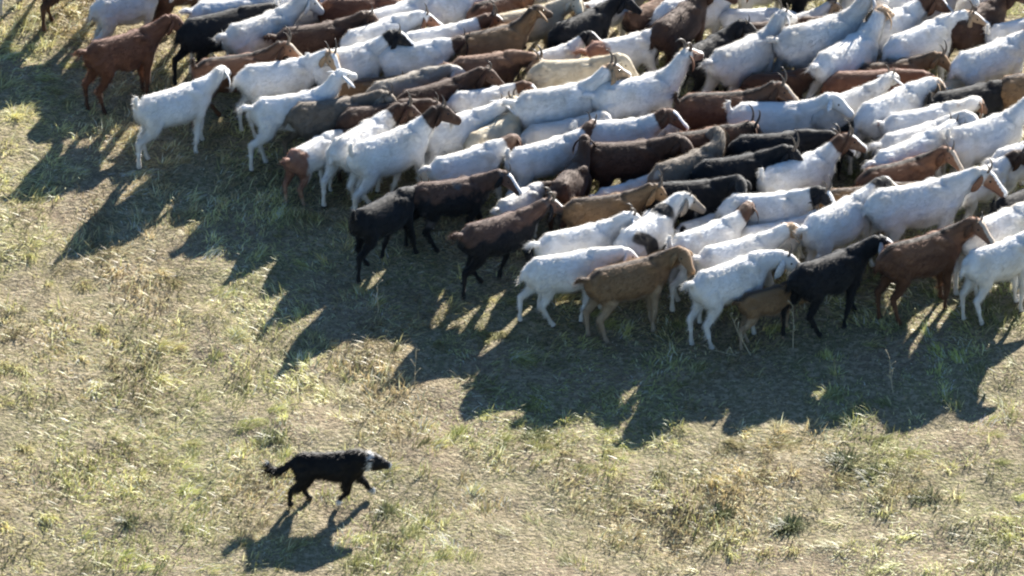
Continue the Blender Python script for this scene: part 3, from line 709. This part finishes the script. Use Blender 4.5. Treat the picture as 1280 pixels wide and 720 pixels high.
for (x, y, s, h, coat, var, horn, ear, label), p in zip(HERD, POS):
    z = float(ground_z(p[0], p[1])) - .005
    calm = not any(w_ in label for w_ in ('tail', 'neck', 'head', 'face', 'raised', 'turn', 'lowered', 'horn', 'blaze'))
    if calm and x > 530: var = rp.choice([var, var, var, var, 'bk', 'bk2', 'cam', 'low3', 'mid1'])
    if 'tail' not in label:
        if coat == 'W' and 'all-white' not in label and 'pale' not in label and 'ears' not in label and rp.random() < .45: coat = 'WX'
        if var == 'mid0': var = rp.choice(['mid0', 'mid3', 'mid4', 'low4'])
        elif var == 'low0': var = rp.choice(['low0', 'low3', 'low4'])
        elif var == 'hi0' and 'neck' not in label: var = rp.choice(['hi0', 'mid4', 'hi2', 'cam'])
    goat(x, y, s, h, coat, var, label, horn, ear, beard=rp.random() < .4, pos=(p[0], p[1], z))

# ------------------------------------------------------------------ the herding dog
def dog():
    DT = [(-.30, .47, .034), (-.36, .43, .032), (-.41, .385, .031), (-.46, .36, .031), (-.51, .37, .028), (-.55, .415, .022), (-.565, .46, .010)]
    V = quadruped('dog_body', DOG, -6, -12, -6, ((34, 4), (-4, 40), (10, 4), (-16, 2)), DT, .0115, fur=(14000, .03, .07, .006), seed=31, shag=1.5)
    m, nt, out = new_mat('dog_coat')
    tc = N(nt, 'ShaderNodeTexCoord').outputs['Object']; nz = noise(nt, 14, 3, tc)
    wob = math_(nt, 'MULTIPLY', math_(nt, 'SUBTRACT', nz, .5), .3)
    hd = math_(nt, 'ADD', attr(nt, 'neck').outputs['Fac'], wob); c = mixc(nt, ramp(nt, nz, .35, .7), (.011, .010, .010), (.022, .019, .017))
    wh = (.72, .70, .67)
    band = math_(nt, 'MULTIPLY', ramp(nt, hd, .50, .70), ramp(nt, hd, .98, .82)); c = mixc(nt, band, c, wh)
    c = mixc(nt, ramp(nt, attr(nt, 'neck').outputs['Fac'], 1.78, 1.86), c, wh)
    c = mixc(nt, ramp(nt, math_(nt, 'ADD', attr(nt, 'tail').outputs['Fac'], wob), .90, .95), c, wh)
    sx = N(nt, 'ShaderNodeSeparateXYZ'); nt.links.new(tc, sx.inputs[0])
    fr = math_(nt, 'MULTIPLY', ramp(nt, math_(nt, 'ADD', attr(nt, 'leg').outputs['Fac'], wob), .78, .86), ramp(nt, sx.outputs['X'], .02, .06)); c = mixc(nt, fr, c, wh)
    b = N(nt, 'ShaderNodeBsdfPrincipled'); b.inputs['Roughness'].default_value = .6; b.inputs['Specular IOR Level'].default_value = .18
    nt.links.new(c, b.inputs['Base Color']); nt.links.new(b.outputs[0], out.inputs[0])
    p = at(554, 444, .37); s = 1.0
    root = link(bpy.data.objects.new('dog', None)); root.location = (p.x, p.y, float(ground_z(p.x, p.y))); root.scale = (s, s, s); root.rotation_euler = (0, 0, R(3))
    tag(root, 'black and white herding dog stalking low across the grass', 'dog')
    def part(nm, me, mat, loc=None, rot=None, scl=None):
        o = bpy.data.objects.new(nm, me); link(o, root)
        if not me.materials: me.materials.append(mat)
        if loc is not None: o.matrix_local = Matrix.Translation(loc) @ rot.to_4x4() @ (Matrix.Diagonal((*scl, 1)) if scl else Matrix.Identity(4))
    part('body', V['mesh'], m); part('hair', V['hair'], m)
    em = ear_mesh('dog_ear', .075, .06, 30); em.materials.append(plain_mat('dog_ear_black', (.013, .012, .012)))
    for sy in (1, -1):
        loc, mm = head_frame(V, (.0, .045 * sy, .05)); part('ear', em, None, loc, mm @ Matrix.Rotation(R(50 * sy), 3, 'Z') @ Matrix.Rotation(R(25 * sy), 3, 'X'), (1, sy, 1))
        loc, mm = head_frame(V, (.078, .044 * sy, .034)); part('eye', eye_mesh('dog_eye', .011), EYE, loc, mm)
    nm = eye_mesh('dog_nose', .016); loc, mm = head_frame(V, (.174, 0, .002)); part('nose', nm, EYE, loc, mm, (.8, 1.1, .9))
dog()

# ------------------------------------------------------------------ dry stalks and dark weed clumps that stand out of the grass
STALK = plain_mat('dry_stalk', (.50, .43, .30), .8, .1)
def stalk(u, v, h, lean, az, label, seed):
    r = random.Random(seed); p = at(438 + u / 2.666, 225 + v / 2.666, 0)
    bm = bmesh.new(); pts = []; q = Vector((0, 0, -.02)); d = Vector((math.cos(az) * math.sin(lean), math.sin(az) * math.sin(lean), math.cos(lean)))
    for k in range(6):
        pts.append((q.copy(), .0055 * (1 - k * .12), .0055 * (1 - k * .12), Vector((0, 1, 0.01)))); q = q + (d + Vector((r.uniform(-.1, .1), r.uniform(-.1, .1), 0))) * h / 5
    tube(bm, pts, 6); me = bpy.data.meshes.new('stalk_stem'); bm.to_mesh(me); bm.free(); me.materials.append(STALK)
    root = link(bpy.data.objects.new('dry_stalk', None)); root.location = (p.x, p.y, float(ground_z(p.x, p.y)))
    tag(root, label, 'stalk', 'dry stalks standing in the pasture')
    link(bpy.data.objects.new('stem', me), root)
    bm = bmesh.new()
    for k in range(5):
        b = pts[2 + k % 4][0]; a2 = r.uniform(0, 6.28); e = b + Vector((math.cos(a2) * .05, math.sin(a2) * .05, r.uniform(.03, .09)))
        tube(bm, [(b, .003, .003, Vector((0, 1, .01))), ((b + e) / 2 + Vector((0, 0, .008)), .0035, .0035, Vector((0, 1, .01))), (e, .006, .006, Vector((0, 1, .01)))], 5)
    me = bpy.data.meshes.new('stalk_twigs'); bm.to_mesh(me); bm.free(); me.materials.append(STALK); link(bpy.data.objects.new('twigs', me), root)
for i, (u, v, h, ln, az, lb) in enumerate([
    (386, 492, .40, .10, 2.0, 'thin upright dry stalk in the shade below the herd, left one of a pair'), (417, 484, .42, .06, 1.0, 'thin upright dry stalk in the shade below the herd, right one of a pair'),
    (371, 392, .42, .05, 4.0, 'dry stalk in front of the all-black goat'), (890, 432, .46, .05, 1.0, 'dry stalk standing in front of the white-blazed black goat'),
    (838, 440, .50, .42, 3.0, 'leaning dry stalk in front of the foremost white goat'), (98, 425, .34, .35, 0.6, 'leaning dry stalk in the sunlit grass on the left'),
    (170, 592, .34, .15, 2.6, 'short crooked dry stalk in the grass left of the dog'), (836, 442, .40, 1.30, 3.1, 'pale dry stalk fallen flat in front of the foremost white goat'),
    (1015, 492, .36, .2, 2.0, 'dry stalk in the sunlit grass under the right end of the herd')]):
    stalk(u, v, h, ln, az, lb, i)
def weed(u, v, rad, n, label, seed):
    r = np.random.default_rng(seed + 900); p = at(438 + u / 2.666, 225 + v / 2.666, 0)
    k = 5; ox = r.uniform(-rad, rad, k) * .55; oy = r.uniform(-rad, rad, k) * .35; w_ = r.integers(0, k, n)
    th = r.uniform(0, 6.283, n); q = np.abs(r.normal(0, rad * .5, n)); x = p.x + ox[w_] + q * np.cos(th); y = p.y + oy[w_] + q * np.sin(th)
    tint = np.array([.135, .155, .068]) * r.uniform(.6, 1.5, (n, 1)); u_ = r.random(n); tint[u_ < .12] = (.40, .36, .2)
    vv, qd, tr, c = blades(x, y, r.uniform(.05, .14, n), r.uniform(.006, .013, n), np.radians(np.clip(r.normal(50, 18, n), 8, 88)), th + r.normal(0, .6, n), tint, r.uniform(.2, 1.1, n))
    z0 = float(ground_z(p.x, p.y)); vv = vv - np.array([p.x, p.y, z0])
    me = fast_mesh('weed_clump', vv, qd, tr); me.materials.append(BLADE)
    a = me.color_attributes.new('tint', 'FLOAT_COLOR', 'POINT'); a.data.foreach_set('color', np.concatenate([c, np.ones((len(c), 1))], 1).astype(np.float32).ravel())
    o = link(bpy.data.objects.new('weed_clump', me)); o.location = (p.x, p.y, z0); tag(o, label, 'weed', 'dark weed clumps in the grass')
for i, (u, v, rd, n, lb) in enumerate([
    (241, 545, .10, 110, 'dark leafy weed clump in the grass just above the dog'), (880, 655, .14, 280, 'large dark weed clump at the bottom right of the pasture'),
    (952, 576, .15, 190, 'dark weed clump in the grass below the right end of the herd'), (984, 590, .09, 100, 'small dark weed clump beside a larger one, lower right'),
    (800, 634, .11, 130, 'dark weed clump left of the large one at the bottom'), (572, 540, .09, 110, 'dark weed clump at the edge of the herd shadow, lower centre'),
    (1055, 618, .12, 130, 'dark weed clump at the right edge, lower corner'), (60, 655, .08, 80, 'small dark weed clump at the left of the pasture near the bottom'),
    (380, 640, .07, 70, 'small dark weed clump in the grass right below the dog')]):
    weed(u, v, rd, n * 2, lb, i)
